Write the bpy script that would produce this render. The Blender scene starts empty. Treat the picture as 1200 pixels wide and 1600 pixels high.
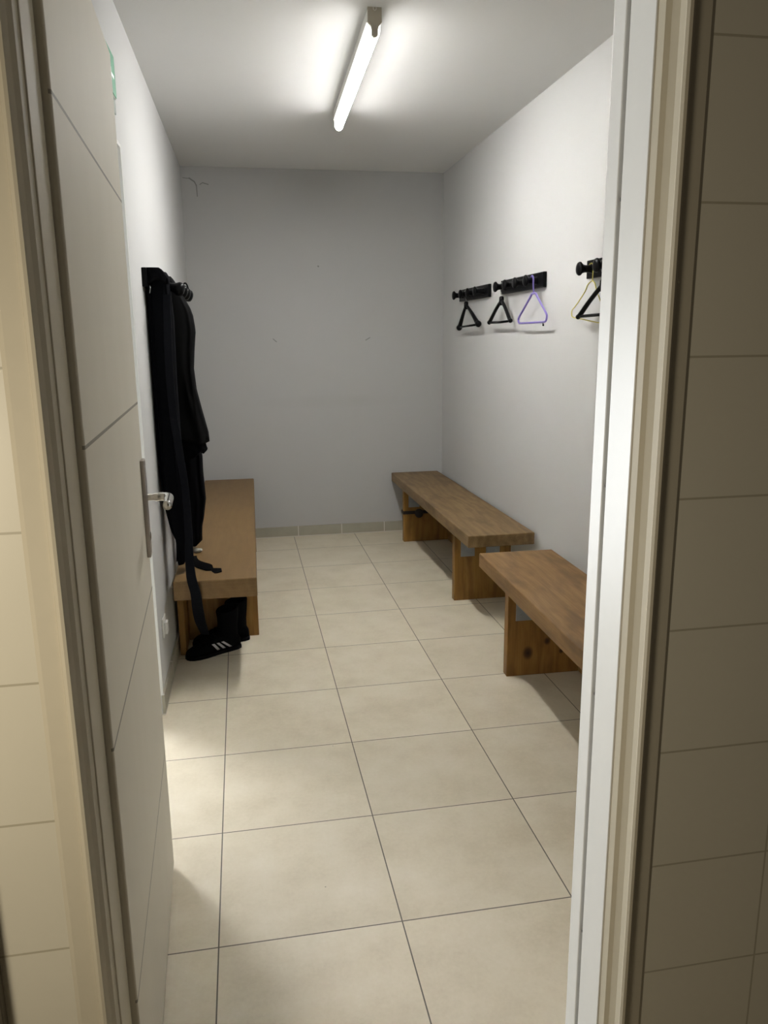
import bpy, bmesh, math, random
from mathutils import Vector, Matrix
from mathutils.bvhtree import BVHTree

random.seed(4)
S = bpy.context.scene
COL = S.collection

# ------------------------------------------------------------------ camera
cam_d = bpy.data.cameras.new('camera')
cam_d.sensor_fit = 'VERTICAL'
cam_d.sensor_height = 36.0
cam_d.lens = 36.0 * 1213.28 / 1600.0
cam_d.clip_start = 0.02
cam = bpy.data.objects.new('camera', cam_d)
COL.objects.link(cam)
right = Vector((0.983694, -0.179541, -0.010577))
up = Vector((0.049321, 0.212737, 0.975864))
fwd = Vector((0.172958, 0.960473, -0.218123))
M = Matrix((right, up, -fwd)).transposed().to_4x4()
M.translation = Vector((0.1195, -1.6401, 1.4233))
cam.matrix_world = M
S.camera = cam

# ------------------------------------------------------------------ world, lights, exposure
S.view_settings.view_transform = 'Standard'
S.view_settings.look = 'None'
S.view_settings.gamma = 1.0
S.view_settings.use_curve_mapping = False
S.view_settings.exposure = 0.9

W = bpy.data.worlds.new('world')
S.world = W
W.use_nodes = True
W.node_tree.nodes['Background'].inputs[0].default_value = (1.0, 0.86, 0.66, 1)
W.node_tree.nodes['Background'].inputs[1].default_value = 0.02

TUBE_STRENGTH = 146.0          # the fluorescent batten in the changing room
CORRIDOR_POWER = 3.7          # warm light added in the corridor, source unseen, left behind the camera
LOBBY_POWER = 41.0            # cool daylight of the lobby behind the open door

def area(name, loc, target, size, power, color):
    d = bpy.data.lights.new(name, 'AREA')
    d.shape = 'DISK'
    d.size = size
    d.energy = power
    d.color = color
    o = bpy.data.objects.new(name, d)
    COL.objects.link(o)
    o.location = loc
    o.rotation_euler = (Vector(target) - Vector(loc)).to_track_quat('-Z', 'Y').to_euler()
    return o

area('corridor_added_light', (-0.62, -1.45, 1.20), (-0.1, -0.6, 1.05), 0.35, CORRIDOR_POWER, (1.0, 0.885, 0.685))  # added warm light for the tiled wall; its source is unseen
lw_ = area('lobby_window', (-1.25, 2.12, 0.80), (0.15, 0.60, 0.70), 0.35, LOBBY_POWER, (0.93, 0.97, 1.0))
lw_.data.shape = 'RECTANGLE'
lw_.data.size, lw_.data.size_y = 0.55, 1.4

# ------------------------------------------------------------------ room measures
YB = 3.9645       # back wall
XR = 1.575        # right wall
H = 2.54          # ceiling
YF = -0.645       # corridor face of the front wall
YI = -0.455       # room face of the front wall
def xl(y):        # the left wall is a little out of square
    return -0.206 - 0.0134 * (YB - y)
LA = -0.0134      # its heading
OX0, OX1, OZ = -0.112, 0.684, 2.06       # clear doorway

# ------------------------------------------------------------------ node helpers
class Mat:
    def __init__(self, name):
        self.m = bpy.data.materials.new(name)
        self.m.use_nodes = True
        self.nt = self.m.node_tree
        self.b = self.nt.nodes['Principled BSDF']
    def n(self, t, **kw):
        x = self.nt.nodes.new(t)
        for k, v in kw.items():
            setattr(x, k, v)
        return x
    def l(self, a, b):
        self.nt.links.new(a, b)
    def put(self, sock, v):
        if hasattr(v, 'is_output') or isinstance(v, bpy.types.NodeSocket):
            self.l(v, sock)
        else:
            sock.default_value = v
    def math(self, op, a, b=0.0, c=0.0):
        x = self.n('ShaderNodeMath', operation=op)
        self.put(x.inputs[0], a); self.put(x.inputs[1], b); self.put(x.inputs[2], c)
        return x.outputs[0]
    def vmath(self, op, a, b=(0, 0, 0)):
        x = self.n('ShaderNodeVectorMath', operation=op)
        self.put(x.inputs[0], a); self.put(x.inputs[1], b)
        return x
    def mix(self, f, a, b):
        x = self.n('ShaderNodeMix', data_type='RGBA')
        self.put(x.inputs[0], f)
        self.put(x.inputs[6], a if not isinstance(a, tuple) else (*a[:3], 1))
        self.put(x.inputs[7], b if not isinstance(b, tuple) else (*b[:3], 1))
        return x.outputs[2]
    def coords(self, kind='Object'):
        return self.n('ShaderNodeTexCoord').outputs[kind]
    def noise(self, vec, scale, detail=3.0, rough=0.5):
        x = self.n('ShaderNodeTexNoise')
        self.l(vec, x.inputs['Vector'])
        x.inputs['Scale'].default_value = scale
        x.inputs['Detail'].default_value = detail
        x.inputs['Roughness'].default_value = rough
        return x.outputs['Fac']
    def ramp(self, f, stops):
        x = self.n('ShaderNodeValToRGB')
        self.l(f, x.inputs[0])
        el = x.color_ramp.elements
        while len(el) < len(stops):
            el.new(0.5)
        for e, (p, c) in zip(el, stops):
            e.position = p
            e.color = (*c[:3], 1) if isinstance(c, tuple) else (c, c, c, 1)
        return x.outputs[0]
    def scale(self, vec, s):
        x = self.n('ShaderNodeMapping')
        self.l(vec, x.inputs[0])
        x.inputs['Scale'].default_value = s
        return x.outputs[0]
    def bump(self, h, strength=0.2, dist=0.002):
        x = self.n('ShaderNodeBump')
        x.inputs['Strength'].default_value = strength
        x.inputs['Distance'].default_value = dist
        self.l(h, x.inputs['Height'])
        self.l(x.outputs[0], self.b.inputs['Normal'])
    def color(self, c):
        self.put(self.b.inputs['Base Color'], c if not isinstance(c, tuple) else (*c[:3], 1))
    def set(self, rough=0.5, metal=0.0, spec=None, sheen=None):
        self.b.inputs['Roughness'].default_value = rough
        self.b.inputs['Metallic'].default_value = metal
        if spec is not None:
            self.b.inputs['Specular IOR Level'].default_value = spec
        if sheen is not None:
            self.b.inputs['Sheen Weight'].default_value = sheen
        return self
    def sep(self, vec):
        x = self.n('ShaderNodeSeparateXYZ')
        self.l(vec, x.inputs[0])
        return x.outputs
    def joint(self, v, period, offset, half):
        """1 on a joint line of the given half width, every `period`."""
        t = self.math('SUBTRACT', v, offset)
        t = self.math('DIVIDE', t, period)
        t = self.math('FRACT', self.math('ADD', t, 0.5))
        t = self.math('ABSOLUTE', self.math('SUBTRACT', t, 0.5))
        t = self.math('MULTIPLY', t, period)
        return self.math('LESS_THAN', t, half)

def plain(name, c, rough=0.5, metal=0.0, var=0.06, scale=40.0, spec=None, sheen=None, bump=None):
    k = Mat(name)
    v = k.coords()
    f = k.noise(v, scale, 3)
    k.color(k.mix(f, tuple(x * (1 - var) for x in c), tuple(min(1, x * (1 + var)) for x in c)))
    k.set(rough, metal, spec, sheen)
    if bump:
        k.bump(k.noise(v, bump[0], 2), bump[1], bump[2])
    return k.m

def plaster_mat(name, c, marks=None):
    k = Mat(name)
    v = k.coords()
    big = k.noise(v, 1.6, 3)
    col = k.mix(big, tuple(x * 0.965 for x in c), c)
    if marks:
        sx = k.sep(v)
        # faint grubby band where people lean on the back wall
        u = k.math('DIVIDE', k.math('SUBTRACT', sx[0], 0.78), 0.62)
        w = k.math('DIVIDE', k.math('SUBTRACT', sx[2], 0.985), 0.055)
        d = k.math('ADD', k.math('MULTIPLY', u, u), k.math('MULTIPLY', w, w))
        band = k.math('MULTIPLY', k.math('SUBTRACT', 1.0, k.math('MINIMUM', d, 1.0)), k.noise(v, 5, 3))
        col = k.mix(k.math('MULTIPLY', band, 0.28), col, (0.36, 0.36, 0.33))
        comb = k.n('ShaderNodeCombineXYZ')
        k.l(sx[0], comb.inputs[0]); k.l(sx[2], comb.inputs[2])
        mask = None
        for (ax, az, bx_, bz, wd) in marks:
            a, b = Vector((ax, 0, az)), Vector((bx_, 0, bz))
            ba = b - a
            pa = k.vmath('SUBTRACT', comb.outputs[0], tuple(a)).outputs[0]
            h = k.math('DIVIDE', k.vmath('DOT_PRODUCT', pa, tuple(ba)).outputs['Value'], max(ba.dot(ba), 1e-9))
            h = k.math('MINIMUM', k.math('MAXIMUM', h, 0.0), 1.0)
            sc = k.n('ShaderNodeVectorMath', operation='SCALE')
            sc.inputs[0].default_value = tuple(ba)
            k.l(h, sc.inputs['Scale'])
            ln = k.vmath('LENGTH', k.vmath('SUBTRACT', pa, sc.outputs[0]).outputs[0]).outputs['Value']
            f = k.math('LESS_THAN', ln, wd)
            mask = f if mask is None else k.math('MAXIMUM', mask, f)
        col = k.mix(k.math('MULTIPLY', mask, 0.6), col, (0.10, 0.10, 0.09))
    k.color(col)
    k.set(0.85, 0, 0.25)
    k.bump(k.noise(v, 170, 4, 0.6), 0.22, 0.002)
    return k.m

def floor_mat():
    k = Mat('cream floor tiles')
    v = k.coords()
    sx = k.sep(v)
    T = 0.45
    jx = k.joint(sx[0], T, 0.0, 0.0017)
    jy = k.joint(sx[1], T, 0.0, 0.0017)
    j = k.math('MAXIMUM', jx, jy)
    cell = k.n('ShaderNodeCombineXYZ')
    k.l(k.math('FLOOR', k.math('DIVIDE', sx[0], T)), cell.inputs[0])
    k.l(k.math('FLOOR', k.math('DIVIDE', sx[1], T)), cell.inputs[1])
    wn = k.n('ShaderNodeTexWhiteNoise', noise_dimensions='3D')
    k.l(cell.outputs[0], wn.inputs['Vector'])
    off = k.vmath('MULTIPLY', wn.outputs['Color'], (7, 7, 7)).outputs[0]
    vv = k.vmath('ADD', v, off).outputs[0]
    c1 = k.noise(vv, 5.5, 6, 0.62)
    c2 = k.noise(vv, 90, 3, 0.7)
    f = k.math('ADD', k.math('MULTIPLY', c1, 0.75), k.math('MULTIPLY', c2, 0.25))
    col = k.ramp(f, [(0.30, (0.585, 0.515, 0.385)), (0.50, (0.675, 0.605, 0.468)), (0.70, (0.735, 0.67, 0.54))])
    tint = k.math('MULTIPLY', wn.outputs['Value'], 0.12)
    col = k.mix(tint, col, (0.42, 0.38, 0.28))
    col = k.mix(j, col, (0.115, 0.098, 0.075))
    # a few specks of grit
    vor = k.n('ShaderNodeTexVoronoi', feature='F1')
    k.l(v, vor.inputs['Vector'])
    vor.inputs['Scale'].default_value = 7
    speck = k.math('LESS_THAN', vor.outputs['Distance'], 0.022)
    gate = k.math('GREATER_THAN', k.sep(vor.outputs['Color'])[0], 0.62)
    col = k.mix(k.math('MULTIPLY', k.math('MULTIPLY', speck, gate), 0.7), col, (0.08, 0.07, 0.055))
    k.color(col)
    k.set(0.42, 0, 0.4)
    k.l(k.math('ADD', 0.36, k.math('MULTIPLY', c1, 0.16)), k.b.inputs['Roughness'])
    h = k.math('SUBTRACT', k.math('MULTIPLY', c2, 0.08), j)
    k.bump(h, 0.35, 0.0012)
    return k.m

def skirting_mat(name, axis, offset):
    k = Mat(name)
    v = k.coords()
    sx = k.sep(v)
    j = k.math('MAXIMUM', k.joint(sx[axis], 0.3225, offset, 0.0028), k.math('LESS_THAN', sx[2], 0.006))
    f = k.noise(v, 9, 5)
    col = k.mix(f, (0.33, 0.31, 0.245), (0.43, 0.405, 0.325))
    k.color(k.mix(j, col, (0.66, 0.64, 0.58)))
    k.set(0.45)
    return k.m

def wall_tile_mat():
    k = Mat('cream wall tiles')
    v = k.coords()
    sx = k.sep(v)
    j = k.math('MAXIMUM', k.joint(sx[2], 0.2, -0.006, 0.0016), k.joint(sx[0], 0.3, 0.93, 0.0016))
    f = k.noise(v, 3, 4)
    col = k.mix(f, (0.66, 0.62, 0.51), (0.74, 0.70, 0.59))
    k.color(k.mix(j, col, (0.47, 0.43, 0.33)))
    k.set(0.38, 0, 0.45)
    k.bump(k.math('SUBTRACT', k.math('MULTIPLY', k.noise(v, 12, 2), 0.4), j), 0.25, 0.001)
    return k.m

def wood_mat(name, dark, mid, light, axis, knots=None, rough=0.5, lam=False):
    """axis: the object axis along which the grain runs."""
    k = Mat(name)
    v = k.coords()
    s = [15.0, 15.0, 15.0]
    s[axis] = 1.6
    vs = k.scale(v, tuple(s))
    warp = k.noise(k.scale(v, tuple(2.0 if i == axis else 6.0 for i in range(3))), 1.0, 3)
    vs2 = k.vmath('ADD', vs, k.vmath('MULTIPLY', warp, (2.2, 2.2, 2.2)).outputs[0]).outputs[0]
    f1 = k.noise(vs2, 1.0, 5, 0.6)
    s2 = [160.0] * 3
    s2[axis] = 6.0
    f2 = k.noise(k.scale(v, tuple(s2)), 1.0, 2)
    rings = k.n('ShaderNodeTexWave', wave_type='BANDS', bands_direction='X' if axis != 0 else 'Z')
    k.l(vs2, rings.inputs['Vector'])
    rings.inputs['Scale'].default_value = 0.45
    rings.inputs['Distortion'].default_value = 5.0
    rings.inputs['Detail'].default_value = 3.0
    f = k.math('ADD', k.math('MULTIPLY', f1, 0.62), k.math('ADD', k.math('MULTIPLY', f2, 0.28), k.math('MULTIPLY', rings.outputs['Fac'], 0.10)))
    col = k.ramp(f, [(0.28, dark), (0.48, mid), (0.72, light)])
    blot = k.noise(k.scale(v, tuple(4.5 if i == axis else 13.0 for i in range(3))), 1.0, 3)
    col = k.mix(k.ramp(blot, [(0.50, 0.0), (0.68, 0.75)]), col, dark)
    if lam:
        sx = k.sep(v)
        j = k.joint(sx[2], 0.0165, 0.45, 0.0012)
        col = k.mix(k.math('MULTIPLY', j, 0.35), col, light)
    if knots:
        for (kx, kz, rx, rz) in knots:
            sx = k.sep(v)
            u = k.math('DIVIDE', k.math('SUBTRACT', sx[0], kx), rx)
            w = k.math('DIVIDE', k.math('SUBTRACT', sx[2], kz), rz)
            d = k.math('SQRT', k.math('ADD', k.math('MULTIPLY', u, u), k.math('MULTIPLY', w, w)))
            m = k.ramp(d, [(0.0, 1.0), (0.55, 0.75), (1.0, 0.0)])
            col = k.mix(m, col, (0.03, 0.012, 0.005))
    k.color(col)
    k.set(rough, 0, 0.35)
    k.bump(f, 0.12, 0.0015)
    return k.m

def stained_seat_mat(name, dark, mid, light, marks=()):
    m = wood_mat(name, dark, mid, light, 1)
    return m

def emit_mat(name, c, strength, base=(0.9, 0.9, 0.9)):
    k = Mat(name)
    k.color(base)
    f = k.noise(k.coords(), 3, 1)
    e = k.b.inputs['Emission Color']
    k.l(k.mix(f, tuple(x * 0.99 for x in c), c), e)
    k.b.inputs['Emission Strength'].default_value = strength
    return k.m

def cloth_mat(name, c, rough=0.85):
    k = Mat(name)
    v = k.coords()
    f = k.noise(v, 60, 4)
    k.color(k.mix(f, tuple(x * 0.8 for x in c), tuple(x * 1.2 for x in c)))
    k.set(rough, 0, 0.05, 0.0)
    k.bump(k.noise(v, 500, 2), 0.25, 0.0008)
    return k.m

# ------------------------------------------------------------------ materials
MAT = {}
CRACKS = [(0.684, 1.916, 0.686, 1.914, 0.005), (0.355, 1.428, 0.378, 1.408, 0.0028), (1.010, 1.413, 1.040, 1.430, 0.0028),
          (-0.190, 2.468, -0.150, 2.464, 0.002), (-0.150, 2.466, -0.118, 2.445, 0.0042), (-0.118, 2.445, -0.106, 2.421, 0.0038), (-0.106, 2.421, -0.104, 2.355, 0.003),
          (-0.084, 2.428, -0.066, 2.440, 0.0025), (-0.066, 2.440, -0.030, 2.430, 0.003)]
MAT['wall'] = plaster_mat('white wall paint', (0.60, 0.60, 0.592))
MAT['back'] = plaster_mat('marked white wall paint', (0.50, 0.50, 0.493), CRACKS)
MAT['ceil'] = plaster_mat('white ceiling paint', (0.80, 0.80, 0.79))
MAT['floor'] = floor_mat()
MAT['wtile'] = wall_tile_mat()
MAT['frame_beige'] = plain('beige frame paint', (0.58, 0.53, 0.42), 0.6, var=0.03, spec=0.2)
MAT['frame_white'] = plain('white stop paint', (0.78, 0.78, 0.76), 0.4, var=0.02)
MAT['rubber'] = plain('black rubber', (0.018, 0.017, 0.016), 0.7)
MAT['door'] = None
MAT['steel'] = plain('brushed steel', (0.62, 0.60, 0.57), 0.24, 1.0, 0.05, 80)
MAT['steel_dull'] = plain('dull steel plate', (0.42, 0.385, 0.35), 0.42, 1.0, 0.05, 80)
MAT['zinc'] = plain('zinc plate', (0.36, 0.38, 0.40), 0.55, 0.7, 0.12, 30)
MAT['black_gloss'] = plain('glossy black lacquer', (0.004, 0.004, 0.0045), 0.32, 0, 0.2, 60, 0.08)
MAT['black_plastic'] = plain('black plastic', (0.004, 0.004, 0.0045), 0.4, spec=0.1)
MAT['wire'] = plain('bright wire', (0.55, 0.55, 0.53), 0.3, 1.0)
MAT['purple'] = plain('lilac plastic', (0.22, 0.17, 0.50), 0.35)
MAT['yellow'] = plain('yellow coated wire', (0.58, 0.50, 0.11), 0.4)
MAT['lamp_white'] = plain('white enamel', (0.74, 0.73, 0.69), 0.4, var=0.02)
MAT['lamp_cap'] = plain('grey beige plastic', (0.44, 0.40, 0.32), 0.45, var=0.04)
def diffuser_mat():
    # a strip of LEDs facing down behind a milky cover: brightest underneath, dimmer on its flanks
    k = Mat('lit diffuser')
    k.color((0.9, 0.9, 0.9))
    g = k.n('ShaderNodeNewGeometry')
    dn = k.math('MAXIMUM', k.math('MULTIPLY', k.sep(g.outputs['Normal'])[2], -1.0), 0.0)
    k.b.inputs['Emission Color'].default_value = (1.0, 0.985, 0.955, 1)
    k.l(k.math('MULTIPLY', k.math('ADD', 0.024, k.math('MULTIPLY', k.math('POWER', dn, 2.1), 0.976)), TUBE_STRENGTH), k.b.inputs['Emission Strength'])
    return k.m
MAT['diffuser'] = diffuser_mat()
MAT['cloth_black'] = cloth_mat('black cotton', (0.0032, 0.0033, 0.0042))
MAT['cloth_jersey'] = cloth_mat('black jersey', (0.0046, 0.0046, 0.0048), 0.75)
MAT['cloth_navy'] = cloth_mat('very dark navy cotton', (0.0030, 0.0033, 0.0046))
MAT['belt'] = cloth_mat('dark navy webbing', (0.0080, 0.0085, 0.0110))
MAT['shoe'] = cloth_mat('black suede', (0.0030, 0.0032, 0.0036), 0.8)
MAT['sole'] = plain('black shoe sole', (0.004, 0.004, 0.0045), 0.6, spec=0.1)
MAT['stripe'] = plain('white leather stripe', (0.62, 0.62, 0.61), 0.5)
MAT['paper'] = plain('crumpled paper', (0.42, 0.42, 0.38), 0.8)
MAT['socket'] = plain('white socket plastic', (0.78, 0.77, 0.73), 0.4)
MAT['brown'] = plain('plain dark brown', (0.10, 0.085, 0.06), 0.6)
MAT['strap'] = plain('black strap', (0.012, 0.008, 0.006), 0.6)

# ------------------------------------------------------------------ mesh helpers
def obj(name, bm, mat, parent=None, smooth=False):
    bmesh.ops.recalc_face_normals(bm, faces=bm.faces)
    me = bpy.data.meshes.new(name)
    bm.to_mesh(me)
    bm.free()
    for m in (mat if isinstance(mat, (list, tuple)) else [mat]):
        me.materials.append(m)
    if smooth:
        for p in me.polygons:
            p.use_smooth = True
    o = bpy.data.objects.new(name, me)
    COL.objects.link(o)
    if parent is not None:
        o.parent = parent
    return o

def tag(o, label=None, cat=None, group=None, kind=None):
    if label: o['label'] = label
    if cat: o['category'] = cat
    if group: o['group'] = group
    if kind: o['kind'] = kind
    return o

def thing(name, label, cat, loc=(0, 0, 0), rz=0.0, group=None):
    o = bpy.data.objects.new(name, None)
    COL.objects.link(o)
    o.location = loc
    o.rotation_euler = (0, 0, rz)
    o.empty_display_size = 0.1
    return tag(o, label, cat, group)

def box(bm, x0, x1, y0, y1, z0, z1, bev=0.0, seg=2):
    t = bmesh.new()
    vs = [t.verts.new((x, y, z)) for x in (x0, x1) for y in (y0, y1) for z in (z0, z1)]
    for f in ((0, 1, 3, 2), (4, 6, 7, 5), (0, 4, 5, 1), (2, 3, 7, 6), (0, 2, 6, 4), (1, 5, 7, 3)):
        t.faces.new([vs[i] for i in f])
    if bev:
        bmesh.ops.bevel(t, geom=t.edges[:], offset=bev, segments=seg, affect='EDGES', profile=0.5)
    merge(bm, t)
    return bm

def merge(bm, t, mi=None):
    me = bpy.data.meshes.new('tmp')
    if mi is not None:
        for f in t.faces:
            f.material_index = mi
    t.to_mesh(me)
    t.free()
    bm.from_mesh(me)
    bpy.data.meshes.remove(me)

def hexa(bm, pts, mi=None):
    """8 corners: bottom 4 in order, then top 4 in order."""
    vs = [bm.verts.new(p) for p in pts]
    for f in ((3, 2, 1, 0), (4, 5, 6, 7), (0, 1, 5, 4), (1, 2, 6, 5), (2, 3, 7, 6), (3, 0, 4, 7)):
        fc = bm.faces.new([vs[i] for i in f])
        if mi is not None:
            fc.material_index = mi

def prism(bm, poly, axis, a, b):
    """Extrude a 2-D polygon along an axis ('x': poly is (y,z); 'y': (x,z); 'z': (x,y))."""
    def P(u, v, w):
        return {'x': (w, u, v), 'y': (u, w, v), 'z': (u, v, w)}[axis]
    A = [bm.verts.new(P(u, v, a)) for u, v in poly]
    B = [bm.verts.new(P(u, v, b)) for u, v in poly]
    n = len(poly)
    bm.faces.new(A)
    bm.faces.new(B[::-1])
    for i in range(n):
        bm.faces.new((A[i], A[(i + 1) % n], B[(i + 1) % n], B[i]))

def smooth_path(pts, sub=6):
    P = [Vector(p) for p in pts]
    out = []
    for i in range(len(P) - 1):
        p0 = P[max(i - 1, 0)]; p1 = P[i]; p2 = P[i + 1]; p3 = P[min(i + 2, len(P) - 1)]
        for s in range(sub):
            t = s / sub
            out.append(0.5 * ((2 * p1) + (-p0 + p2) * t + (2 * p0 - 5 * p1 + 4 * p2 - p3) * t * t + (-p0 + 3 * p1 - 3 * p2 + p3) * t ** 3))
    out.append(P[-1])
    return out

def tube(bm, pts, r, seg=10, closed=False):
    P = [Vector(p) for p in pts]
    n = len(P)
    R = r if isinstance(r, (list, tuple)) else [r] * n
    rings = []
    prev = None
    for i in range(n):
        if closed:
            d = P[(i + 1) % n] - P[(i - 1) % n]
        else:
            d = P[min(i + 1, n - 1)] - P[max(i - 1, 0)]
        d.normalize()
        if prev is None:
            u = d.orthogonal().normalized()
        else:
            u = (prev - d * prev.dot(d))
            u = u.normalized() if u.length > 1e-6 else d.orthogonal().normalized()
        prev = u
        w = d.cross(u)
        rings.append([bm.verts.new(P[i] + (u * math.cos(a) + w * math.sin(a)) * R[i]) for a in [2 * math.pi * k / seg for k in range(seg)]])
    for i in range(n if closed else n - 1):
        A, B = rings[i], rings[(i + 1) % n]
        for k in range(seg):
            bm.faces.new((A[k], A[(k + 1) % seg], B[(k + 1) % seg], B[k]))
    if not closed:
        bm.faces.new(rings[0][::-1])
        bm.faces.new(rings[-1])

def loft(bm, rings, cap=True):
    V = [[bm.verts.new(p) for p in r] for r in rings]
    n = len(V[0])
    for A, B in zip(V, V[1:]):
        for k in range(n):
            bm.faces.new((A[k], A[(k + 1) % n], B[(k + 1) % n], B[k]))
    if cap:
        bm.faces.new(V[0][::-1])
        bm.faces.new(V[-1])

def lathe_x(bm, prof, y, z, x0, sgn=1, seg=24):
    """profile of (distance along x, radius) turned about an axis parallel to x."""
    rings = []
    for d, r in prof:
        rings.append([(x0 + sgn * d, y + r * math.cos(2 * math.pi * k / seg), z + r * math.sin(2 * math.pi * k / seg)) for k in range(seg)])
    loft(bm, rings)

def ribbon(bm, pts, wdirs, width, th=0.003):
    """flat strap along pts; wdirs are the width directions."""
    P = [Vector(p) for p in pts]
    rings = []
    for i, p in enumerate(P):
        d = (P[min(i + 1, len(P) - 1)] - P[max(i - 1, 0)]).normalized()
        w = Vector(wdirs[i]) if isinstance(wdirs, list) else Vector(wdirs)
        w = (w - d * w.dot(d)).normalized()
        nrm = d.cross(w)
        wd = width[i] if isinstance(width, list) else width
        rings.append([p + w * wd / 2 + nrm * th / 2, p + w * wd / 2 - nrm * th / 2, p - w * wd / 2 - nrm * th / 2, p - w * wd / 2 + nrm * th / 2])
    loft(bm, rings)

def interp(tab, z):
    """piecewise linear lookup in [(z, v), ...] sorted by falling z."""
    if z >= tab[0][0]: return tab[0][1]
    for (a, va), (b, vb) in zip(tab, tab[1:]):
        if b <= z <= a:
            t = (z - b) / (a - b) if a != b else 0
            t = t
            return vb + (va - vb) * t
    return tab[-1][1]

# ------------------------------------------------------------------ the setting
bm = bmesh.new()
box(bm, -2.2, XR + 0.35, -2.6, YB + 0.2, -0.12, 0.0)
tag(obj('floor', bm, MAT['floor']), 'floor of large square cream tiles with dark grout', 'floor', kind='structure')

bm = bmesh.new()
box(bm, -2.2, XR + 0.2, YF, YB + 0.2, H, H + 0.12)
tag(obj('ceiling', bm, MAT['ceil']), 'white painted ceiling of the changing room', 'ceiling', kind='structure')

bm = bmesh.new()
box(bm, -2.2, XR + 0.2, YB, YB + 0.15, 0, H)
tag(obj('wall_back', bm, MAT['back']), 'bare greyish white back wall with small scratches and a crack', 'wall', kind='structure')

bm = bmesh.new()
box(bm, XR, XR + 0.15, YI, YB, 0, H)
tag(obj('wall_right', bm, MAT['wall']), 'white wall on the right behind the coat racks', 'wall', kind='structure')

# left wall with an opening to the lobby (behind the open door)
OY0, OY1, OLZ = 0.33, 1.262, 2.062
bm = bmesh.new()
def lw(y0, y1, z0, z1):
    hexa(bm, [(xl(y0) - 0.15, y0, z0), (xl(y0), y0, z0), (xl(y1), y1, z0), (xl(y1) - 0.15, y1, z0),
              (xl(y0) - 0.15, y0, z1), (xl(y0), y0, z1), (xl(y1), y1, z1), (xl(y1) - 0.15, y1, z1)])
lw(YI, OY0, 0, H); lw(OY1, YB, 0, H); lw(OY0, OY1, OLZ, H)
tag(obj('wall_left', bm, MAT['wall']), 'white wall on the left behind the hanging clothes', 'wall', kind='structure')

# front wall: tiled towards the corridor, plastered towards the room
bm = bmesh.new()
FX0, FX1 = OX0 - 0.02, OX1 + 0.02
for (a, b, z0, z1) in ((-2.2, FX0, 0, H), (FX1, XR + 0.2, 0, H), (FX0, FX1, OZ + 0.02, H)):
    box(bm, a, b, YF, YI, z0, z1)
for f in bm.faces:
    f.normal_update()
    f.material_index = 0 if f.calc_center_median().y < YF + 0.01 else 1
tag(obj('wall_front', bm, [MAT['wtile'], MAT['wall']]), 'cream tiled corridor wall around the doorway', 'wall', kind='structure')

# lobby shell behind the left opening
bm = bmesh.new()
box(bm, -2.2, -2.1, YI, YB, 0, H)
tag(obj('wall_lobby', bm, MAT['wall']), 'white wall of the lobby beyond the left opening', 'wall', kind='structure')

# skirting tiles
bm = bmesh.new()
box(bm, xl(YB), XR, YB - 0.010, YB, 0, 0.078, 0.001, 1)
tag(obj('baseboard_back', bm, skirting_mat('skirting tiles back', 0, 0.483)), 'low tiled skirting along the back wall', 'skirting', kind='structure')
bm = bmesh.new()
box(bm, XR - 0.010, XR, YI, YB - 0.010, 0, 0.078, 0.001, 1)
tag(obj('baseboard_right', bm, skirting_mat('skirting tiles right', 1, 0.1)), 'low tiled skirting along the right wall', 'skirting', kind='structure')
bm = bmesh.new()
y0, y1 = OY1 - 0.010, YB - 0.010
hexa(bm, [(xl(y0), y0, 0), (xl(y0) + 0.010, y0, 0), (xl(y1) + 0.010, y1, 0), (xl(y1), y1, 0),
          (xl(y0), y0, 0.082), (xl(y0) + 0.010, y0, 0.082), (xl(y1) + 0.010, y1, 0.082), (xl(y1), y1, 0.082)])
tag(obj('baseboard_left', bm, skirting_mat('skirting tiles left', 1, OY1)), 'low tiled skirting along the left wall', 'skirting', kind='structure')

# metal frame of the doorway we look through
def jamb(sgn, x):
    """profile of one jamb in plan; sgn=+1 right jamb, x = clear edge."""
    def X(d): return x + sgn * d
    beige = [(0.046, YF + 0.001), (0.038, -0.6485), (0.013, -0.6505), (0.011, -0.656), (0.006, -0.660), (0.002, -0.659), (0.000, -0.654),
             (0.004, -0.648), (0.010, -0.640), (0.014, -0.628), (0.013, -0.616), (0.008, -0.604), (0.003, -0.597), (0.001, -0.580),
             (0.030, -0.580), (0.030, YF + 0.001)]
    white = [(0.0, -0.580), (-0.001, -0.579), (-0.001, -0.507), (0.000, -0.505), (0.030, -0.505), (0.030, -0.580)]
    gask = [(0.004, -0.505), (0.004, -0.496), (0.030, -0.496), (0.030, -0.505)]
    edge = [(-0.001, -0.496), (-0.002, -0.494), (-0.002, -0.458), (0.0, -0.453), (0.040, -0.453), (0.040, -0.4545), (0.030, -0.4545), (0.030, -0.496)]
    return [[(X(d), y) for d, y in q] for q in (beige, white, gask, edge)]
fr = bmesh.new(); st = bmesh.new(); gk = bmesh.new()
R_ = jamb(1, OX1)
L_ = jamb(-1, OX0)
prism(fr, R_[0], 'z', 0, OZ + 0.03); prism(fr, L_[0], 'z', 0, OZ + 0.03)
prism(st, R_[1], 'z', 0, OZ); prism(st, R_[3], 'z', 0, OZ + 0.03)
prism(gk, R_[2], 'z', 0, OZ); prism(gk, L_[2], 'z', 0, OZ)
lst = bmesh.new()
prism(lst, L_[1], 'z', 0, OZ)
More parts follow.
